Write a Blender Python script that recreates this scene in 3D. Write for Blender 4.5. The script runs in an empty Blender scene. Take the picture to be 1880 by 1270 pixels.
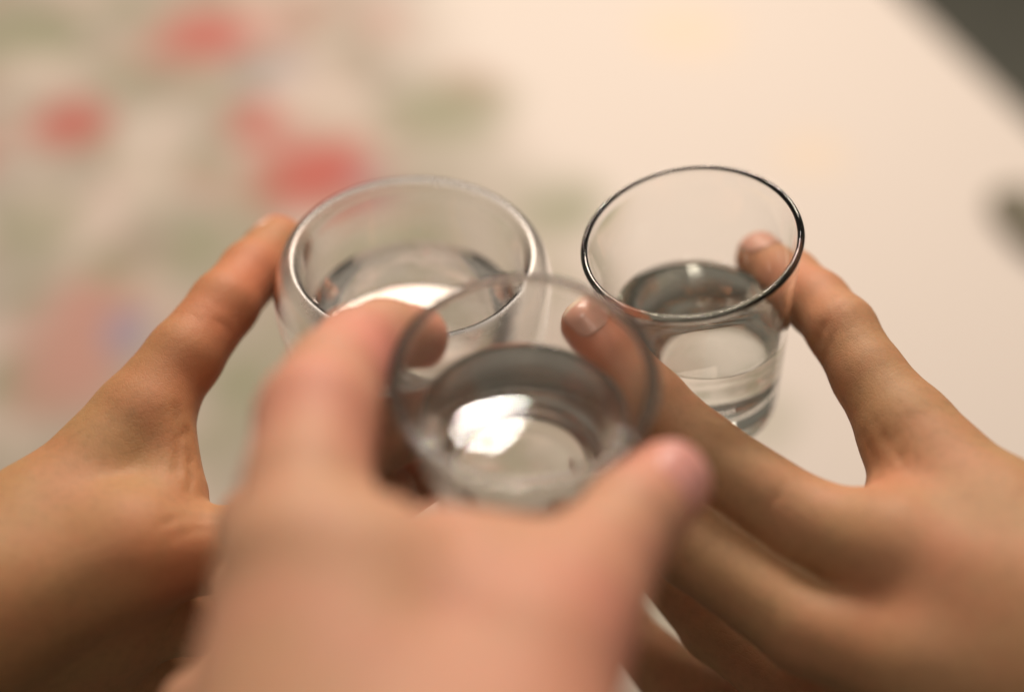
import bpy, math, random
import numpy as np
from mathutils import Vector, Matrix

# ------------------------------------------------------------------ camera
SC = bpy.context.scene
COL = SC.collection
CAM_H, PITCH = 0.65, math.radians(46)
FPX, CX, CY = 50 / 36 * 1880, 940, 635
cam_d = bpy.data.cameras.new('camera')
cam = bpy.data.objects.new('camera', cam_d); COL.objects.link(cam)
cam.location = (0, 0, CAM_H); cam.rotation_euler = (math.pi / 2 - PITCH, 0, 0)
cam_d.lens, cam_d.sensor_width = 50, 36
cam_d.clip_start, cam_d.clip_end = 0.01, 50
cam_d.dof.use_dof = True; cam_d.dof.focus_distance = 0.383; cam_d.dof.aperture_fstop = 2.3
SC.camera = cam

# ------------------------------------------------------------------ room light
w = bpy.data.worlds.new('World'); SC.world = w; w.use_nodes = True
bg = w.node_tree.nodes['Background']
bg.inputs['Color'].default_value = (1.0, 0.84, 0.68, 1); bg.inputs['Strength'].default_value = 0.21

def lamp(name, loc, size, power, target, col=(1.0, 0.80, 0.60)):
    l = bpy.data.lights.new(name, 'AREA'); l.shape = 'RECTANGLE'; l.size, l.size_y = size
    l.energy = power; l.color = col
    o = bpy.data.objects.new(name, l); COL.objects.link(o); o.location = loc
    o.rotation_euler = (Vector(target) - Vector(loc)).to_track_quat('-Z', 'Y').to_euler()
    return o
# hanging lamp over the far side of the table: two bare bulbs, and an added wide soft key light below them
lamp('soft_key_light', (0.06, 1.32, 1.16), (0.80, 0.17), 24.0, (0.06, 0.50, 0.1), (1.0, 0.84, 0.70))
for x, y, z in ((-0.036, 1.185, 1.530), (-0.016, 1.215, 1.530)):
    lamp('hanging_lamp_bulb', (x, y, z), (0.022, 0.007), 0.6, (x, y - 0.3, 0.3), (1.0, 0.90, 0.80))
# ceiling fitting with three tubes above the people
for k in range(3):
    lamp('ceiling_lamp_tube', (-0.34 + 0.16 * k, 0.16 + 0.03 * k, 2.25), (0.018, 0.40), 2.4, (-0.2 + 0.1 * k, 0.3, 0.0), (1.0, 0.90, 0.78))

vs = SC.view_settings
vs.view_transform = 'Standard'; vs.look = 'None'; vs.exposure = -0.16; vs.gamma = 1.0; vs.use_curve_mapping = False
SC.cycles.use_denoising = True
SC.cycles.max_bounces = 24; SC.cycles.transmission_bounces = 20; SC.cycles.glossy_bounces = 10
SC.cycles.transparent_max_bounces = 16
SC.cycles.sample_clamp_indirect = 2.5
SC.cycles.blur_glossy = 0.4

# ------------------------------------------------------------------ helpers
SP, CP = math.sin(PITCH), math.cos(PITCH)
def at(px, py, d):
    """point seen at that place of the photograph, d metres along the viewing axis"""
    x, y = (px - CX) / FPX * d, (CY - py) / FPX * d
    return np.array([x, y * SP + d * CP, CAM_H + y * CP - d * SP])

def tag(o, label=None, cat=None, group=None, kind=None):
    if label: o['label'] = label
    if cat: o['category'] = cat
    if group: o['group'] = group
    if kind: o['kind'] = kind
    return o

def mesh_obj(name, verts, faces, mat, parent=None, smooth=True):
    me = bpy.data.meshes.new(name)
    me.from_pydata([tuple(v) for v in verts], [], [tuple(int(i) for i in f) for f in faces])
    if smooth: me.polygons.foreach_set('use_smooth', [True] * len(me.polygons))
    me.materials.append(mat); me.update()
    o = bpy.data.objects.new(name, me); COL.objects.link(o)
    if parent: o.parent = parent
    return o

class NT:
    """small node-tree builder"""
    def __init__(s, name):
        s.m = bpy.data.materials.new(name); s.m.use_nodes = True; s.t = s.m.node_tree
        s.b = s.t.nodes['Principled BSDF']; s.out = s.t.nodes['Material Output']
    def n(s, typ, **kw):
        nd = s.t.nodes.new(typ)
        for k, v in kw.items():
            if k.startswith('_'): nd.inputs[k[1:].replace('_', ' ')].default_value = v
            else: setattr(nd, k, v)
        return nd
    def l(s, a, b): s.t.links.new(a, b)
    def math(s, op, a, b=None, clamp=False):
        nd = s.n('ShaderNodeMath', operation=op, use_clamp=clamp)
        for i, v in enumerate((a, b)):
            if v is None: continue
            if isinstance(v, (int, float)): nd.inputs[i].default_value = v
            else: s.l(v, nd.inputs[i])
        return nd.outputs[0]
    def mix(s, f, a, b):
        nd = s.n('ShaderNodeMix', data_type='RGBA')
        for i, v in ((0, f), (6, a), (7, b)):
            if isinstance(v, (int, float)): nd.inputs[i].default_value = v
            elif isinstance(v, tuple): nd.inputs[i].default_value = (*v, 1)
            else: s.l(v, nd.inputs[i])
        return nd.outputs[2]
    def ramp(s, v, a, b, lo=0.0, hi=1.0):
        nd = s.n('ShaderNodeMapRange', interpolation_type='SMOOTHSTEP')
        s.l(v, nd.inputs[0])
        for i, x in enumerate((a, b, lo, hi)): nd.inputs[1 + i].default_value = x
        return nd.outputs[0]

# ------------------------------------------------------------------ materials
def glass_mat(name, absorb, density, ior=1.5, rough=0.0, smudge=0.0, film=0.0, wet=None):
    k = NT(name); b = k.b
    b.inputs['Base Color'].default_value = (1, 1, 1, 1)
    b.inputs['Transmission Weight'].default_value = 1
    b.inputs['IOR'].default_value = ior; b.inputs['Roughness'].default_value = rough
    if smudge:
        tc = k.n('ShaderNodeTexCoord')
        nz = k.n('ShaderNodeTexNoise', _Scale=160.0, _Detail=3.0); k.l(tc.outputs['Object'], nz.inputs['Vector'])
        bp = k.n('ShaderNodeBump', _Strength=smudge, _Distance=0.0006); k.l(nz.outputs[0], bp.inputs['Height'])
        k.l(bp.outputs[0], b.inputs['Normal'])
        n3 = k.n('ShaderNodeTexNoise', _Scale=75.0, _Detail=5.0, _Roughness=0.65); k.l(tc.outputs['Object'], n3.inputs['Vector'])
        rg = k.ramp(n3.outputs[0], 0.50, 0.72, 0.0, film)
        if wet:                                     # breath of condensation between two heights
            sp = k.n('ShaderNodeSeparateXYZ'); k.l(tc.outputs['Object'], sp.inputs[0])
            rg = k.math('ADD', rg, k.ramp(sp.outputs['Z'], wet[0], wet[1], 0.0, wet[2]))
        k.l(rg, b.inputs['Roughness'])
    if density:
        va = k.n('ShaderNodeVolumeAbsorption', _Color=(*absorb, 1), _Density=density)
        k.l(va.outputs[0], k.out.inputs['Volume'])
    return k.m
M_GREEN = glass_mat('green_tinted_glass', (0.62, 0.80, 0.66), 8, 1.5, 0.0, 0.03, 0.05)
M_CLEAR = glass_mat('clear_glass', (0.80, 0.86, 0.82), 8, 1.47, 0.0, 0.03, 0.04, (0.0540, 0.0590, 0.26))
M_FRONT = glass_mat('thick_clear_glass', (0.80, 0.84, 0.74), 7, 1.5, 0.0, 0.05, 0.09, (0.052, 0.044, 0.10))
M_LIQ = glass_mat('clear_liquor', (0.90, 0.86, 0.70), 4, 1.345, 0.0)

def skin_mat(name, base, pink, tip):
    k = NT(name); b = k.b
    tc = k.n('ShaderNodeTexCoord')
    at_ = k.n('ShaderNodeAttribute', attribute_name='pink')
    n1 = k.n('ShaderNodeTexNoise', _Scale=55.0, _Detail=5.0, _Roughness=0.6); k.l(tc.outputs['Object'], n1.inputs['Vector'])
    n2 = k.n('ShaderNodeTexNoise', _Scale=420.0, _Detail=3.0); k.l(tc.outputs['Object'], n2.inputs['Vector'])
    blotch = k.ramp(n1.outputs[0], 0.36, 0.68)
    c = k.mix(k.math('MULTIPLY', blotch, 0.75), base, pink)
    c = k.mix(k.math('MULTIPLY', k.ramp(n2.outputs[0], 0.42, 0.72), 0.34), c, tuple(x * 0.72 for x in base))
    c = k.mix(k.math('MULTIPLY', at_.outputs['Fac'], 1.0, True), c, tip)
    k.l(c, b.inputs['Base Color'])
    b.inputs['Roughness'].default_value = 0.56
    b.inputs['Specular IOR Level'].default_value = 0.30
    b.inputs['Subsurface Weight'].default_value = 0.22
    b.inputs['Subsurface Radius'].default_value = (1.0, 0.35, 0.18)
    b.inputs['Subsurface Scale'].default_value = 0.006
    vo = k.n('ShaderNodeTexVoronoi', feature='DISTANCE_TO_EDGE', _Scale=750.0); k.l(tc.outputs['Object'], vo.inputs['Vector'])
    wv = k.n('ShaderNodeTexNoise', _Scale=230.0, _Detail=4.0); k.l(tc.outputs['Object'], wv.inputs['Vector'])
    h = k.math('ADD', k.math('MULTIPLY', k.ramp(vo.outputs[0], 0.0, 0.12), 0.35), wv.outputs[0])
    bp = k.n('ShaderNodeBump', _Strength=0.24, _Distance=0.0005); k.l(h, bp.inputs['Height'])
    k.l(bp.outputs[0], b.inputs['Normal'])
    return k.m
M_SKIN_A = skin_mat('skin_warm_tan', (0.45, 0.25, 0.115), (0.49, 0.225, 0.11), (0.60, 0.205, 0.105))
M_SKIN_B = skin_mat('skin_light_pink', (0.58, 0.325, 0.20), (0.63, 0.30, 0.205), (0.76, 0.28, 0.225))
M_SKIN_C = skin_mat('skin_tan', (0.46, 0.262, 0.132), (0.50, 0.235, 0.125), (0.64, 0.24, 0.145))

def nail_mat(name, col, free):
    k = NT(name); b = k.b
    tc = k.n('ShaderNodeTexCoord')
    nz = k.n('ShaderNodeTexNoise', _Scale=300.0); k.l(tc.outputs['Object'], nz.inputs['Vector'])
    at_ = k.n('ShaderNodeAttribute', attribute_name='free_edge')
    c = k.mix(k.math('MULTIPLY', nz.outputs[0], 0.3), col, tuple(x * 0.85 for x in col))
    c = k.mix(at_.outputs['Fac'], c, free)
    k.l(c, b.inputs['Base Color'])
    b.inputs['Roughness'].default_value = 0.28; b.inputs['Coat Weight'].default_value = 0.2
    b.inputs['Subsurface Weight'].default_value = 0.15; b.inputs['Subsurface Scale'].default_value = 0.002
    return k.m
M_NAIL = nail_mat('nail_natural', (0.66, 0.36, 0.27), (0.78, 0.62, 0.48))
M_NAIL_PINK = nail_mat('nail_pink', (0.72, 0.34, 0.30), (0.74, 0.38, 0.34))

# tablecloth frame: u across the cloth (towards its right edge), v along that edge
EU, EV = np.array([0.937, 0.350]), np.array([0.350, -0.937])
def cloth_uv(px, py):
    x, y = (px - CX) / FPX, (CY - py) / FPX
    d = np.array([x, y * SP + CP, y * CP - SP]); t = CAM_H / -d[2]
    return d[0] * t * EU[0] + d[1] * t * EU[1], d[0] * t * EV[0] + d[1] * t * EV[1]

def cloth_mat():
    k = NT('floral_printed_cloth'); b = k.b
    tc = k.n('ShaderNodeTexCoord'); co = tc.outputs['Object']
    wn = k.n('ShaderNodeTexNoise', _Scale=16.0, _Detail=3.0); k.l(co, wn.inputs['Vector'])
    sub = k.n('ShaderNodeVectorMath', operation='SUBTRACT'); k.l(wn.outputs['Color'], sub.inputs[0]); sub.inputs[1].default_value = (0.5, 0.5, 0.5)
    scl = k.n('ShaderNodeVectorMath', operation='SCALE'); k.l(sub.outputs[0], scl.inputs[0]); scl.inputs['Scale'].default_value = 0.045
    add = k.n('ShaderNodeVectorMath', operation='ADD'); k.l(co, add.inputs[0]); k.l(scl.outputs[0], add.inputs[1])
    p = add.outputs[0]
    sep = k.n('ShaderNodeSeparateXYZ'); k.l(p, sep.inputs[0])
    cream = (0.63, 0.58, 0.54)
    field = (0.385, 0.345, 0.30)
    mask = k.ramp(sep.outputs['X'], 0.20, 0.33, 1.0, 0.0)           # printed field stops, plain border begins
    n0 = k.n('ShaderNodeTexNoise', _Scale=7.0, _Detail=2.0); k.l(p, n0.inputs['Vector'])
    c = k.mix(mask, cream, field)
    # printed sprigs: leaf tones, pale petals
    for sc, col, lo, hi, amt in ((13.0, (0.29, 0.28, 0.20), 0.46, 0.60, 0.50), (11.0, (0.58, 0.49, 0.44), 0.48, 0.60, 0.65), (17.0, (0.52, 0.27, 0.22), 0.58, 0.66, 0.35), (30.0, (0.33, 0.31, 0.24), 0.5, 0.64, 0.4)):
        nz = k.n('ShaderNodeTexNoise', _Scale=sc, _Detail=2.0); 
        mp = k.n('ShaderNodeMapping'); mp.inputs['Location'].default_value = (sc * 1.7, sc * 0.3, 0); k.l(p, mp.inputs[0]); k.l(mp.outputs[0], nz.inputs['Vector'])
        c = k.mix(k.math('MULTIPLY', k.math('MULTIPLY', k.ramp(nz.outputs[0], lo, hi), mask), amt), c, col)
    red, pink, green, blue, gold = (0.43, 0.13, 0.11), (0.44, 0.25, 0.21), (0.25, 0.265, 0.175), (0.28, 0.25, 0.33), (0.80, 0.60, 0.36)
    blobs = [(385, 60, 75, red, .95), (345, 85, 60, pink, .7), (125, 235, 62, red, .9), (470, 232, 55, red, .85), (585, 320, 85, red, 1.0), (540, 345, 60, pink, .6),
             (150, 600, 95, pink, .9), (120, 700, 75, pink, .8), (165, 560, 50, red, .5), (235, 610, 36, blue, .9), (500, 130, 55, blue, .45), (820, 205, 85, green, .75), (860, 160, 45, pink, .5),
             (1025, 385, 70, green, .7), (345, 470, 60, green, .45), (40, 60, 70, green, .8), (60, 420, 70, green, .6), (250, 140, 60, green, .5), (20, 700, 60, green, .7),
             (1260, 60, 70, gold, .28), (1490, 290, 60, gold, .22), (1400, 780, 60, green, .35), (1000, 520, 45, green, .4), (700, 30, 50, pink, .5), (640, 470, 50, green, .4), (760, 480, 80, green, .85), (880, 560, 60, green, .5),
             (430, 780, 60, green, .25), (-120, 300, 80, red, .8), (-200, 520, 70, pink, .8), (-80, 120, 60, green, .7), (230, -120, 70, red, .8), (600, -150, 60, green, .7), (-300, 60, 80, red, .7)]
    rb = random.Random(11)
    for _ in range(52):
        x, y = rb.uniform(-150, 780), rb.uniform(-80, 900)
        blobs.append((x, y, rb.uniform(22, 48), rb.choice([pink, green, green, (0.30, 0.26, 0.21), (0.56, 0.50, 0.45), (0.56, 0.50, 0.45), blue]), rb.uniform(0.45, 0.8)))
    blobs.sort(key=lambda q: q[4])
    for px, py, r, col, amt in blobs:
        u, v = cloth_uv(px, py); u2, _ = cloth_uv(px + r, py); _, v2 = cloth_uv(px, py)
        rr = math.hypot(*(np.array(cloth_uv(px + r, py)) - np.array((u, v))))
        ds = k.n('ShaderNodeVectorMath', operation='DISTANCE'); k.l(p, ds.inputs[0]); ds.inputs[1].default_value = (u, -v, 0)
        f = k.math('MULTIPLY', k.ramp(ds.outputs['Value'], rr * 0.45, rr * 1.95, 1.0, 0.0), amt)
        c = k.mix(f, c, col)
    k.l(c, b.inputs['Base Color'])
    b.inputs['Roughness'].default_value = 0.85; b.inputs['Specular IOR Level'].default_value = 0.2
    wv = k.n('ShaderNodeTexNoise', _Scale=900.0, _Detail=2.0); k.l(co, wv.inputs['Vector'])
    bp = k.n('ShaderNodeBump', _Strength=0.3, _Distance=0.001); k.l(wv.outputs[0], bp.inputs['Height']); k.l(bp.outputs[0], b.inputs['Normal'])
    return k.m

def plain_mat(name, c1, c2, scale, rough):
    k = NT(name); tc = k.n('ShaderNodeTexCoord')
    nz = k.n('ShaderNodeTexNoise', _Scale=scale, _Detail=4.0); k.l(tc.outputs['Object'], nz.inputs['Vector'])
    k.l(k.mix(nz.outputs[0], c1, c2), k.b.inputs['Base Color']); k.b.inputs['Roughness'].default_value = rough
    bp = k.n('ShaderNodeBump', _Strength=0.3, _Distance=0.002); k.l(nz.outputs[0], bp.inputs['Height']); k.l(bp.outputs[0], k.b.inputs['Normal'])
    return k.m

# ------------------------------------------------------------------ setting: floor, table top, cloth
ROTZ = math.atan2(EU[1], EU[0])
def grid(nu, nv, u0, u1, v0, v1, zf):
    us, vs_ = np.linspace(u0, u1, nu), np.linspace(v0, v1, nv)
    V = [(u, v, zf(u, v)) for v in vs_ for u in us]
    F = [(j * nu + i, j * nu + i + 1, (j + 1) * nu + i + 1, (j + 1) * nu + i) for j in range(nv - 1) for i in range(nu - 1)]
    return V, F
V, F = grid(2, 2, -4, 4, -4, 4, lambda u, v: -0.42)
fl = mesh_obj('floor', V, F, plain_mat('dark_floor', (0.085, 0.095, 0.085), (0.13, 0.13, 0.105), 9, 0.6)); tag(fl, kind='structure')
T_U1 = 0.660
def box(name, lo, hi, mat, bev=0.0):
    x0, y0, z0 = lo; x1, y1, z1 = hi
    V = [(x0, y0, z0), (x1, y0, z0), (x1, y1, z0), (x0, y1, z0), (x0, y0, z1), (x1, y0, z1), (x1, y1, z1), (x0, y1, z1)]
    F = [(0, 3, 2, 1), (4, 5, 6, 7), (0, 1, 5, 4), (1, 2, 6, 5), (2, 3, 7, 6), (3, 0, 4, 7)]
    o = mesh_obj(name, V, F, mat, smooth=False)
    if bev:
        m = o.modifiers.new('bevel', 'BEVEL'); m.width = bev; m.segments = 3
    return o
tt = box('tabletop', (-0.9, 0.315, -0.03), (T_U1 - 0.006, 1.3, -0.006), plain_mat('table_wood', (0.20, 0.11, 0.06), (0.28, 0.16, 0.09), 30, 0.4), 0.004)
tt.rotation_euler.z = ROTZ; tag(tt, kind='structure')
rnd = random.Random(4)
waves = [(rnd.uniform(-9, 9), rnd.uniform(-9, 9), rnd.uniform(0, 6.28), rnd.uniform(0.0006, 0.0015)) for _ in range(9)]
def zc(u, v):
    z = sum(a * math.sin(fu * u + fv * v + ph) for fu, fv, ph, a in waves) * 0.6 + 0.002
    return z
nu, nv = 110, 150
us = np.concatenate([np.linspace(-0.905, T_U1, nu - 12), T_U1 + 0.006 * np.sin(np.linspace(0.2, 1.57, 6)), np.full(6, T_U1 + 0.007) + np.linspace(0.0, 0.006, 6)])
V = []
for v in np.linspace(0.30, 1.32, nv):
    for i, u in enumerate(us):
        z = zc(u, v)
        if i >= nu - 12 and i < nu - 6: z -= 0.006 * (1 - math.cos((i - nu + 12) / 5 * 1.57))
        elif i >= nu - 6: z -= 0.006 + (i - nu + 7) * 0.016
        uu = u + (0.004 * math.sin(v * 40) * (i - nu + 7) / 6 if i >= nu - 6 else 0)
        V.append((uu, v, z))
F = [(j * nu + i, j * nu + i + 1, (j + 1) * nu + i + 1, (j + 1) * nu + i) for j in range(nv - 1) for i in range(nu - 1)]
cl = mesh_obj('tablecloth', V, F, cloth_mat())
cl.rotation_euler.z = ROTZ
cl.modifiers.new('thick', 'SOLIDIFY').thickness = 0.0008
# EV is the mirrored v axis: cloth object's own y is -EV
tag(cl, 'cream tablecloth printed with red flowers and green leaves, spread under the glasses', 'tablecloth')

# small dark pouch lying near the cloth's edge
def superbox(name, size, mat, n=14, p=3.5):
    V, F = [], []
    for j in range(n + 1):
        t = -math.pi / 2 + math.pi * j / n
        for i in range(2 * n):
            a = math.pi * i / n
            f = lambda q: math.copysign(abs(q) ** (2 / p), q)
            V.append((size[0] * f(math.cos(t)) * f(math.cos(a)), size[1] * f(math.cos(t)) * f(math.sin(a)), size[2] * (1 + f(math.sin(t)))))
    for j in range(n):
        for i in range(2 * n):
            k2 = (i + 1) % (2 * n); F.append((j * 2 * n + i, j * 2 * n + k2, (j + 1) * 2 * n + k2, (j + 1) * 2 * n + i))
    return mesh_obj(name, V, F, mat)

# ------------------------------------------------------------------ glassware
def lathe(profile, seg=128):
    """profile: closed run of (r, z) from axis to axis"""
    V, F, rings = [], [], []
    for r, z in profile:
        if r < 1e-6: rings.append([len(V)]); V.append((0, 0, z))
        else:
            rings.append(list(range(len(V), len(V) + seg)))
            V += [(r * math.cos(2 * math.pi * i / seg), r * math.sin(2 * math.pi * i / seg), z) for i in range(seg)]
    for a, b in zip(rings, rings[1:]):
        for i in range(seg):
            j = (i + 1) % seg
            if len(a) == 1: F.append((a[0], b[j], b[i]))
            elif len(b) == 1: F.append((a[i], a[j], b[0]))
            else: F.append((a[i], a[j], b[j], b[i]))
    return V, F
def spline(pts, n=8):
    out = []
    P = [np.array(p, float) for p in pts]
    for i in range(len(P) - 1):
        p0, p1, p2, p3 = P[max(i - 1, 0)], P[i], P[i + 1], P[min(i + 2, len(P) - 1)]
        for t in np.linspace(0, 1, n, endpoint=False):
            out.append(tuple(0.5 * (2 * p1 + (p2 - p0) * t + (2 * p0 - 5 * p1 + 4 * p2 - p3) * t * t + (3 * p1 - p0 - 3 * p2 + p3) * t ** 3)))
    out.append(tuple(P[-1])); return [(max(r, 0), z) for r, z in out]

def place(o, rim_centre, axis, height):
    """stand the lathe so that its rim centre is there and its axis points along axis"""
    a = Vector(axis).normalized()
    o.matrix_world = Matrix.Translation(Vector(rim_centre) - a * height) @ a.to_track_quat('Z', 'Y').to_matrix().to_4x4()

def tumbler(name, R, Rb, H, wall, floor, mat):
    out = [(0, 0.0012), (Rb - 0.006, 0.0008), (Rb - 0.0025, 0.0), (Rb - 0.0008, 0.0010), (Rb, 0.003)]
    side = [(Rb + (R - Rb) * t, 0.003 + (H - 0.0035) * t) for t in np.linspace(0.05, 0.97, 14)]
    rim = [(R + 0.0001, H - 0.0010), (R - 0.0002, H - 0.0003), (R - wall * 0.5, H), (R - wall + 0.0002, H - 0.0003), (R - wall - 0.0001, H - 0.0010)]
    def ri(z): return Rb + (R - Rb) * (z - 0.003) / (H - 0.0035) - wall
    ins = [(ri(z), z) for z in np.linspace(H - 0.004, floor + 0.006, 12)]
    bot = [(ri(floor + 0.003) - 0.0004, floor + 0.003), (ri(floor) - 0.002, floor + 0.0008), (ri(floor) - 0.005, floor + 0.0001), (0, floor - 0.0006)]
    V, F = lathe(out + side + rim + ins + bot)
    o = mesh_obj(name, V, F, mat)
    return o, ri
def level_top(o, prof_r, z1, axis):
    """tip the top rings so that the surface lies level in the world"""
    up = Vector(axis).normalized().to_track_quat('Z', 'Y').to_matrix().transposed() @ Vector((0, 0, 1))
    for v in o.data.vertices:
        r = math.hypot(v.co.x, v.co.y)
        if v.co.z > z1 - 1e-5:
            dz = -(up.x * v.co.x + up.y * v.co.y) / up.z
            if r > 1e-5:
                k = (prof_r(v.co.z + dz) - prof_r(v.co.z) + r) / r
                v.co.x *= k; v.co.y *= k
            v.co.z += dz
    o.data.update()
def liquid(name, prof_r, z0, z1, mat, grow=0.00012):
    """body of liquid following the inner wall, with a small meniscus"""
    pts = [(0, z0 - 0.0007)] + [(max(prof_r(z0) - 0.005 + grow, 0.001), z0 + 0.0)] + [(prof_r(z0) - 0.002 + grow, z0 + 0.0007), (prof_r(z0 + 0.003) - 0.0004 + grow, z0 + 0.003)]
    pts += [(prof_r(z) + grow, z) for z in list(np.linspace(z0 + 0.005, z1 - 0.007, 6)) + [z1 + 0.0005]]
    R = prof_r(z1)
    pts += [(R - 0.0002, z1 + 0.0003), (R - 0.0007, z1 + 0.0001), (R - 0.0014, z1 + 0.00002), (R - 0.0018, z1), (R - 0.0024, z1), (R - 0.007, z1), (0.004, z1), (0, z1)]
    V, F = lathe(pts)
    o = mesh_obj(name, V, F, mat); o.data.set_sharp_from_angle(angle=math.radians(32))
    return o

# right glass: green edged tumbler
HR = 0.070
gr, ri_r = tumbler('shot_glass', 0.0302, 0.0196, HR, 0.0018, 0.0125, M_GREEN)
AX_R = (-0.19, -0.015, 1)
CR = at(1268, 437, 0.385); place(gr, CR, AX_R, HR)
tag(gr, 'shot glass with dark green rim edge, held at right in tan fingers', 'glass', 'glasses raised in a toast')
lr = liquid('liquor', ri_r, 0.0125, 0.039, M_LIQ); level_top(lr, ri_r, 0.039, AX_R); place(lr, CR, AX_R, HR)
tag(lr, 'clear liquor half filling the green-rimmed glass at right', 'liquor')

# front glass
HF = 0.060
gf, ri_f = tumbler('shot_glass', 0.0302, 0.0190, HF, 0.0025, 0.012, M_FRONT)
AX_F = (0.0, -0.10, 1)
CF = at(962, 688, 0.316); place(gf, CF, AX_F, HF)
tag(gf, 'blurred thick clear shot glass in the nearest hand, in front of the other two', 'glass', 'glasses raised in a toast')
lf = liquid('liquor', ri_f, 0.012, 0.043, M_LIQ); level_top(lf, ri_f, 0.043, AX_F); place(lf, CF, AX_F, HF)
tag(lf, 'clear liquor reflecting the lamp in the nearest glass', 'liquor')

# left glass: round double-walled cup, its outer wall rolled over into the inner one
HL = 0.060
skin_ = spline([(0.0, 0.0006), (0.0120, 0.0004), (0.0185, 0.0004), (0.0235, 0.0022), (0.0292, 0.0095), (0.0348, 0.0225), (0.0384, 0.036), (0.0393, 0.0450), (0.0385, 0.0520), (0.0368, 0.0568), (0.0346, 0.0594), (0.0326, 0.0596), (0.0313, 0.0578),
                (0.0307, 0.0540), (0.0301, 0.0450), (0.0289, 0.036), (0.0260, 0.0250), (0.0208, 0.0172), (0.0125, 0.0132), (0.0, 0.0122)], 8)
skin_ = [(r * 1.035, z) for r, z in skin_]
C_ = np.array(skin_); T_ = np.gradient(C_, axis=0); T_ /= np.linalg.norm(T_, axis=1)[:, None]
cav = C_ + np.stack([-T_[:, 1], T_[:, 0]], 1) * 0.00115
cav[0, 0] = cav[-1, 0] = 0; cav[:, 0] = np.maximum(cav[:, 0], 0)
V, F = lathe(skin_)
V2, F2 = lathe([tuple(q) for q in cav]); n0 = len(V)
V = V + V2; F = F + [tuple(n0 + q for q in reversed(f)) for f in F2]
inner = skin_[96:]
gl = mesh_obj('rounded_glass', V, F, M_CLEAR)
CL = at(757, 462, 0.405); AX_L = (0.01, 0.035, 1); place(gl, CL, AX_L, HL)
tag(gl, 'round bulging clear glass cup with pale rim, held at left', 'glass', 'glasses raised in a toast')
iz = sorted([(z, r) for r, z in inner])
def ri_l(z): return float(np.interp(z, [a for a, _ in iz], [b for _, b in iz]))
lp = [(0, 0.0121)] + [(r + 0.00012, z - 0.00008) for r, z in reversed(inner) if r > 0.002 and z < 0.0375]
zt = 0.038; lp += [(ri_l(zt) + 0.0001, zt + 0.0006), (ri_l(zt) - 0.0006, zt + 0.0003), (ri_l(zt) - 0.0026, zt + 0.00003), (ri_l(zt) - 0.0032, zt), (ri_l(zt) - 0.004, zt), (ri_l(zt) - 0.008, zt), (0.004, zt), (0, zt)]
V, F = lathe(lp); ll = mesh_obj('liquor', V, F, M_LIQ); ll.data.set_sharp_from_angle(angle=math.radians(32)); place(ll, CL, AX_L, HL)
tag(ll, 'shallow clear liquor in the round cup at left', 'liquor')

# ------------------------------------------------------------------ hands (blended distance fields)
def sd_cone(P, a, b, ra, rb):
    ab = b - a; L2 = ab @ ab
    t = np.clip(((P - a) @ ab) / L2, 0, 1)
    q = P - a - t[..., None] * ab
    return np.sqrt((q * q).sum(-1)) - (ra + (rb - ra) * t)
def smin(a, b, k):
    h = np.maximum(k - np.abs(a - b), 0) / k
    return np.minimum(a, b) - h * h * k * 0.25
def surface_nets(D, org, h):
    nx, ny, nz = D.shape
    S = D < 0
    cnt = np.zeros((nx - 1, ny - 1, nz - 1), np.int8)
    cor = [(x, y, z) for x in (0, 1) for y in (0, 1) for z in (0, 1)]
    for x, y, z in cor: cnt += S[x:nx - 1 + x, y:ny - 1 + y, z:nz - 1 + z]
    I = np.argwhere((cnt > 0) & (cnt < 8))
    idx = -np.ones(cnt.shape, np.int64); idx[I[:, 0], I[:, 1], I[:, 2]] = np.arange(len(I))
    acc = np.zeros((len(I), 3)); num = np.zeros(len(I))
    val = {c: D[I[:, 0] + c[0], I[:, 1] + c[1], I[:, 2] + c[2]] for c in cor}
    for c in cor:
        for ax in range(3):
            if c[ax]: continue
            e = list(c); e[ax] = 1; e = tuple(e)
            m = (val[c] < 0) != (val[e] < 0)
            t = val[c][m] / (val[c][m] - val[e][m])
            p = np.repeat(np.array([c], float), m.sum(), 0); p[:, ax] += t
            acc[m] += p; num[m] += 1
    V = (I + acc / num[:, None]) * h + org
    Q = []
    for ax in range(3):
        b, c = [(1, 2), (2, 0), (0, 1)][ax]
        s0 = [slice(None)] * 3; s1 = [slice(None)] * 3
        s0[ax] = slice(0, -1); s1[ax] = slice(1, None)
        A, B = S[tuple(s0)], S[tuple(s1)]
        E = np.argwhere(A != B)
        E = E[(E[:, b] > 0) & (E[:, c] > 0) & (E[:, b] < D.shape[b] - 1) & (E[:, c] < D.shape[c] - 1)]
        fl = A[E[:, 0], E[:, 1], E[:, 2]]
        def cell(db, dc):
            X = E.copy(); X[:, b] += db; X[:, c] += dc
            return idx[X[:, 0], X[:, 1], X[:, 2]]
        q = np.stack([cell(-1, -1), cell(0, -1), cell(0, 0), cell(-1, 0)], 1)
        q[~fl] = q[~fl][:, ::-1]
        Q.append(q)
    return V, np.concatenate(Q)

def fast_mesh(name, V, Q, mat, parent=None):
    me = bpy.data.meshes.new(name)
    me.vertices.add(len(V)); me.vertices.foreach_set('co', np.asarray(V, np.float32).ravel())
    me.loops.add(Q.size); me.loops.foreach_set('vertex_index', Q.ravel().astype(np.int32))
    me.polygons.add(len(Q)); me.polygons.foreach_set('loop_start', np.arange(0, Q.size, 4, dtype=np.int32))
    me.polygons.foreach_set('use_smooth', np.ones(len(Q), bool))
    me.update(calc_edges=True); me.validate()
    me.materials.append(mat)
    o = bpy.data.objects.new(name, me); COL.objects.link(o)
    if parent: o.parent = parent
    return o

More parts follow.
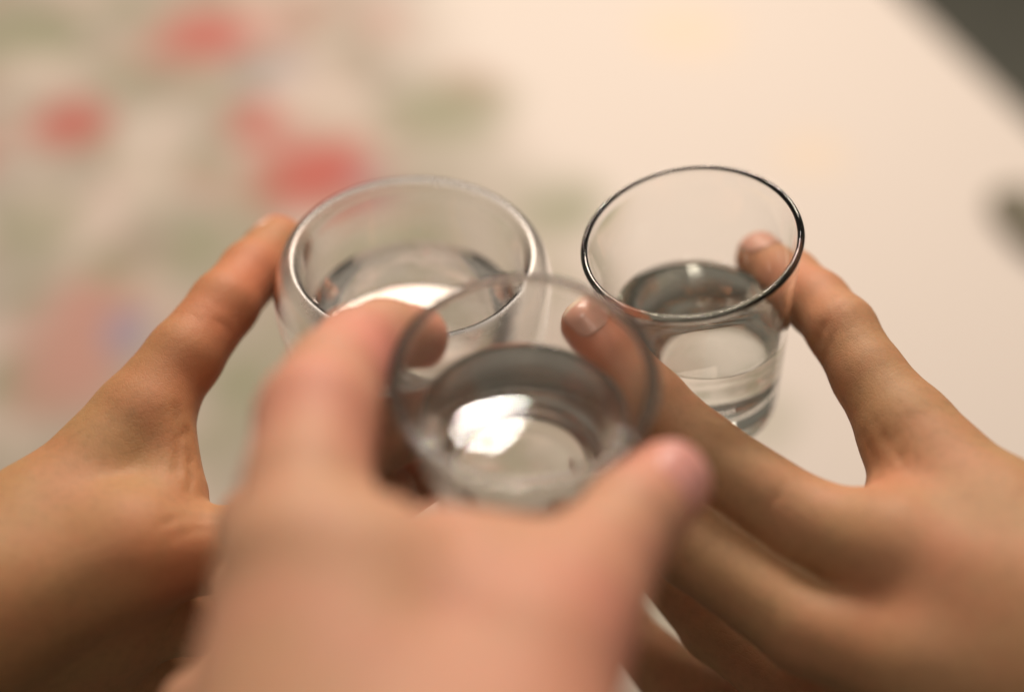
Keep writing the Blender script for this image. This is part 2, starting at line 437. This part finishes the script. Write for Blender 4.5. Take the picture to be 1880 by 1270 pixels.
class Hand:
    def __init__(s, palm, fingers, kp=0.012, kf=0.007, bumps=(), cuts=()):
        s.palm = [(at(*a[:3]), at(*b[:3]), a[3] / 1000, b[3] / 1000) for a, b in palm]
        s.fing = [[(at(*p[:3]), p[3] / 1000) for p in f] for f in fingers]
        s.kp, s.kf = kp, kf
        s.bumps = [(at(*b[:3]), b[3] / 1000) for b in bumps]
        s.cuts = []
        cl_ = []
        for r, dep, *px in cuts:                     # skin folds: (width, depth in mm, places on the skin)
            pts = [s.hit(*q) for q in px]
            cl_ += [(a, b, r / 1000, dep / 1000) for a, b in zip(pts, pts[1:]) if a is not None and b is not None]
        s.cuts = cl_
    def hit(s, px, py):
        ds = np.arange(0.20, 0.50, 0.0004)
        d = s.sdf(np.array([at(px, py, q) for q in ds]))
        k = np.argmax(d < 0)
        return at(px, py, ds[k]) if d[k] < 0 else None
    def finger(s, P, f):
        d = None
        for (a, ra), (b, rb) in zip(f, f[1:]):
            e = sd_cone(P, a, b, ra, rb); d = e if d is None else smin(d, e, 0.0025)
        return d
    def sdf(s, P):
        dp = None
        for a, b, ra, rb in s.palm:
            e = sd_cone(P, a, b, ra, rb); dp = e if dp is None else smin(dp, e, s.kp)
        for c, r in s.bumps:
            dp = smin(dp, np.sqrt(((P - c) ** 2).sum(-1)) - r, 0.006)
        tot = dp; tot_f = None
        for f in s.fing:
            d = smin(dp, s.finger(P, f), s.kf)
            tot_f = d if tot_f is None else smin(tot_f, d, 0.0016)
        for a, b, r, dep in s.cuts:
            e = sd_cone(P, a, b, 0, 0)
            tot_f = tot_f + dep * np.exp(-(e / r) ** 2)
        return tot_f
    def bounds(s, pad=0.006):
        pts = [p for a, b, ra, rb in s.palm for p in (a - ra, a + ra, b - rb, b + rb)] + [q for f in s.fing for p, r in f for q in (p - r, p + r)]
        pts = np.array(pts); return pts.min(0) - pad, pts.max(0) + pad
    def build(s, h, mat, label, pinks, nails, lo=None, hi=None):
        lo0, hi0 = s.bounds()
        V, Q = s.nets(s.sdf, lo0, hi0, h)
        o = fast_mesh('hand', V, Q, mat)
        a = o.data.attributes.new('pink', 'FLOAT', 'POINT')
        pk = np.zeros(len(V))
        for px, py, d, rad, amt in pinks:
            c = at(px, py, d); pk = np.maximum(pk, amt * np.exp(-((V - c) ** 2).sum(1) / (rad / 1000) ** 2))
        for f in s.fing:
            c = f[-1][0]; pk = np.maximum(pk, 0.55 * np.exp(-((V - c) ** 2).sum(1) / 0.012 ** 2))
        a.data.foreach_set('value', pk.astype(np.float32))
        tag(o, label, 'hand', 'hands raising glasses in a toast')
        for fi, dors, nm in nails: s.nail(o, fi, dors, nm)
        return o
    def nets(s, fn, lo, hi, h):
        n = np.ceil((hi - lo) / h).astype(int) + 1
        D = np.empty(n)
        ys = lo[1] + h * np.arange(n[1]); zs = lo[2] + h * np.arange(n[2])
        for i0 in range(0, n[0], 12):
            xs = lo[0] + h * np.arange(i0, min(i0 + 12, n[0]))
            G = np.stack(np.meshgrid(xs, ys, zs, indexing='ij'), -1)
            D[i0:i0 + len(xs)] = fn(G)
        return surface_nets(D, lo, h)
    def nail(s, parent, fi, dors, mat):
        f = s.fing[fi]; tip, r = f[-1]; prev = f[-2][0]
        ax = tip - prev; ax /= np.linalg.norm(ax)
        if dors is None:
            m = f[-3][0]; dv = prev - 0.5 * (m + tip)
        else: dv = np.array(at(*dors)) - tip
        dv = dv - ax * (dv @ ax); dv /= np.linalg.norm(dv)
        sd = np.cross(ax, dv)
        c = tip + dv * r * 0.75 + ax * r * 0.05
        Lh, Wh = r * 0.86, r * 0.80
        def fn(P):
            q = P - c
            x, y, z = q @ ax, q @ sd, q @ dv
            reg = ((np.abs(x) / Lh) ** 3 + (np.abs(y) / Wh) ** 3) ** (1 / 3) - 1
            reg = np.maximum(reg * Wh, -(z + r * 0.8))
            d = s.sdf(P)
            return np.maximum(np.maximum(d - 0.00035, -(d + 0.0009)), reg)
        R = r * 1.5
        V, Q = s.nets(fn, c - R, c + R, 0.0004)
        if not len(Q): return
        o = fast_mesh('nail', V, Q, mat, parent)
        a = o.data.attributes.new('free_edge', 'FLOAT', 'POINT')
        x = (V - c) @ ax
        a.data.foreach_set('value', np.clip((x - Lh * 0.72) / (Lh * 0.12), 0, 1).astype(np.float32))

# --- nearest hand (a left hand seen from its back)
W0, W1 = (560, 1480, 0.245, 24), (900, 1500, 0.243, 24)
front = Hand(
    palm=[(W0, (545, 1060, 0.268, 14)), ((700, 1480, 0.244, 24), (650, 1090, 0.266, 14)), (W1, (960, 1240, 0.262, 17)),
          ((650, 1090, 0.270, 13), (1030, 1110, 0.275, 12)), ((600, 1035, 0.276, 11), (860, 1052, 0.282, 8)), ((860, 1052, 0.282, 8), (1050, 1060, 0.285, 9)),
          ((560, 1330, 0.262, 16), (520, 1120, 0.290, 13))],
    fingers=[
        [(545, 1030, 0.268, 13), (562, 900, 0.283, 12.6), (582, 768, 0.300, 12.8), (613, 695, 0.317, 11.2), (655, 640, 0.334, 9.8), (704, 615, 0.349, 9.0), (757, 618, 0.359, 8.0)],
        [(520, 1120, 0.285, 13), (490, 970, 0.308, 10.4), (580, 870, 0.336, 9.6), (700, 800, 0.355, 8.8), (820, 762, 0.369, 8.4), (920, 745, 0.374, 7.4)],
        [(500, 1220, 0.292, 12), (470, 1080, 0.322, 10), (580, 980, 0.348, 9.2), (700, 915, 0.362, 8.2), (790, 870, 0.384, 7.2)],
        [(470, 1360, 0.285, 11), (372, 1305, 0.312, 9.2), (460, 1200, 0.335, 8.4), (580, 1100, 0.350, 8), (720, 1040, 0.362, 7.2), (820, 1000, 0.366, 6.4)],
        [(960, 1240, 0.262, 17), (1050, 1125, 0.276, 13), (1110, 1020, 0.290, 11.5), (1165, 950, 0.300, 10.8), (1222, 888, 0.309, 9.6)],
    ], cuts=[(1.6, 1.5, (752, 860), (775, 895), (768, 930)), (2.0, 1.2, (800, 935), (835, 965), (850, 1000))])
front.build(0.0013, M_SKIN_B, 'nearest blurred hand with pink thumbnail, back towards the camera, gripping the front glass',
            [(730, 640, 0.32, 16, 0.9), (580, 720, 0.295, 16, 0.5), (1240, 880, 0.31, 14, 0.9), (1130, 1200, 0.26, 26, 0.5), (740, 880, 0.30, 12, 0.6)],
            [(4, (1300, 850, 0.300), M_NAIL_PINK), (0, None, M_NAIL), (1, None, M_NAIL), (2, None, M_NAIL), (3, None, M_NAIL)])

# --- left hand (a right hand seen from its back)
left = Hand(
    palm=[((-190, 1180, 0.345, 24), (80, 985, 0.372, 17)), ((-190, 1200, 0.348, 23), (230, 1020, 0.364, 13.5)), ((-190, 1290, 0.368, 22), (190, 1125, 0.380, 13)),
          ((-190, 1380, 0.382, 20), (170, 1220, 0.396, 12.5)), ((-190, 1440, 0.392, 18), (165, 1300, 0.410, 11)), ((80, 985, 0.372, 16), (280, 965, 0.374, 9)), ((230, 1020, 0.366, 13), (190, 1125, 0.380, 13)),
          ((190, 1125, 0.380, 13), (170, 1220, 0.396, 12)), ((282, 775, 0.388, 10), (320, 900, 0.381, 7.5))],
    fingers=[
        [(80, 985, 0.372, 17), (252, 770, 0.390, 12.6), (338, 655, 0.398, 10.6), (411, 560, 0.410, 9.7), (462, 500, 0.424, 9.3), (511, 447, 0.438, 8.5)],
        [(230, 1020, 0.364, 13.5), (400, 1010, 0.372, 10.8), (560, 960, 0.378, 10), (680, 860, 0.386, 8.8), (758, 790, 0.386, 7.8)],
        [(190, 1125, 0.380, 13), (370, 1130, 0.392, 10.5), (540, 1090, 0.400, 9.8), (660, 980, 0.408, 8.8), (740, 890, 0.412, 7.6)],
        [(170, 1220, 0.396, 12.5), (340, 1235, 0.410, 10), (500, 1200, 0.420, 9.2), (620, 1090, 0.428, 8.2), (700, 1000, 0.430, 7.2)],
        [(165, 1300, 0.410, 11), (300, 1325, 0.425, 8.8), (440, 1300, 0.435, 8), (560, 1190, 0.442, 7.2), (630, 1110, 0.445, 6.4)],
    ], cuts=[(1.0, 0.8, (322, 745), (332, 800), (326, 870)), (0.9, 0.7, (345, 790), (352, 850), (346, 905)), (0.8, 0.5, (290, 965), (340, 948), (395, 955)), (0.8, 0.4, (310, 990), (360, 972), (410, 972)),
             (0.6, 0.3, (362, 560), (385, 580)), (0.6, 0.3, (375, 545), (402, 565)), (0.6, 0.3, (350, 575), (372, 595)), (1.0, 0.45, (395, 590), (425, 612))])
left.build(0.0013, M_SKIN_A, 'tan hand at left, thumb stretched up against the round cup', 
           [(500, 510, 0.41, 20, 1.0), (430, 590, 0.40, 18, 0.75), (365, 690, 0.39, 16, 0.55), (340, 1060, 0.362, 16, 0.6), (250, 1000, 0.352, 14, 0.35)],
           [(0, (458, 388, 0.446), M_NAIL), (1, None, M_NAIL), (2, None, M_NAIL), (3, None, M_NAIL)])

# --- right hand (a left hand seen from its back)
right = Hand(
    palm=[((2080, 1200, 0.325, 24), (1830, 985, 0.355, 17)), ((2080, 1260, 0.325, 24), (1650, 1010, 0.350, 13.5)), ((2080, 1360, 0.325, 24), (1690, 1215, 0.338, 13.5)),
          ((2080, 1460, 0.340, 22), (1720, 1345, 0.350, 13)), ((1830, 985, 0.355, 15), (1690, 950, 0.362, 10)), ((1670, 830, 0.378, 9), (1650, 930, 0.370, 7)), ((1720, 1110, 0.352, 14), (1500, 1045, 0.374, 8)), ((1720, 1250, 0.350, 14), (1560, 1230, 0.374, 9))],
    fingers=[
        [(1830, 985, 0.355, 17), (1665, 790, 0.378, 12.8), (1595, 690, 0.388, 9.9), (1545, 605, 0.398, 9.6), (1500, 556, 0.410, 9.2), (1450, 512, 0.422, 8.8), (1403, 474, 0.433, 8.2)],
        [(1650, 1020, 0.350, 14.5), (1480, 960, 0.362, 11.4), (1290, 830, 0.372, 10.2), (1200, 735, 0.378, 8.6), (1130, 650, 0.382, 7.4), (1078, 592, 0.384, 6.6)],
        [(1690, 1215, 0.338, 13.5), (1480, 1152, 0.354, 11.4), (1275, 1002, 0.370, 11.0), (1160, 880, 0.380, 8.8), (1090, 790, 0.388, 7.6)],
        [(1720, 1345, 0.350, 13), (1520, 1310, 0.378, 10.4), (1315, 1150, 0.400, 9.8), (1190, 1010, 0.410, 8.6), (1120, 910, 0.416, 7.4)],
        [(1740, 1470, 0.362, 11), (1480, 1375, 0.395, 11), (1262, 1272, 0.420, 11.0), (1140, 1150, 0.430, 7.6), (1070, 1050, 0.435, 6.8)],
    ], cuts=[(0.9, 0.9, (1515, 595), (1502, 622), (1494, 640)), (0.7, 0.45, (1532, 610), (1522, 640), (1512, 665)), (0.7, 0.5, (1600, 765), (1625, 805), (1655, 845)), (0.7, 0.5, (1622, 795), (1648, 838), (1678, 875)),
             (0.9, 0.7, (1585, 800), (1605, 840), (1612, 880)), (0.6, 0.35, (1640, 790), (1668, 832), (1700, 868)), (0.6, 0.3, (1535, 525), (1562, 548)), (0.6, 0.3, (1545, 515), (1575, 545)), (0.6, 0.3, (1525, 540), (1548, 562)),
             (0.8, 0.35, (1440, 880), (1425, 915), (1400, 950))])
right.build(0.0013, M_SKIN_C, 'tan hand at right pinching the green-rimmed glass between bent thumb and forefinger',
            [(1420, 500, 0.41, 14, 0.7), (1500, 580, 0.40, 14, 0.35), (1100, 620, 0.383, 18, 1.0), (1690, 1075, 0.335, 16, 0.4), (1610, 920, 0.36, 14, 0.4)],
            [(0, (1455, 418, 0.414), M_NAIL), (1, (1050, 530, 0.379), M_NAIL), (2, None, M_NAIL), (3, None, M_NAIL)])

# ------------------------------------------------------------------ pouch
u, v = cloth_uv(1888, 425)
pc = superbox('pouch', (0.020, 0.035, 0.006), plain_mat('dark_fabric', (0.12, 0.115, 0.085), (0.18, 0.165, 0.125), 200, 0.9))
pc.location = (u * EU[0] + v * EV[0], u * EU[1] + v * EV[1], 0.004); pc.rotation_euler.z = ROTZ
tag(pc, 'small dark pouch lying on the cream cloth at the right picture edge', 'pouch')
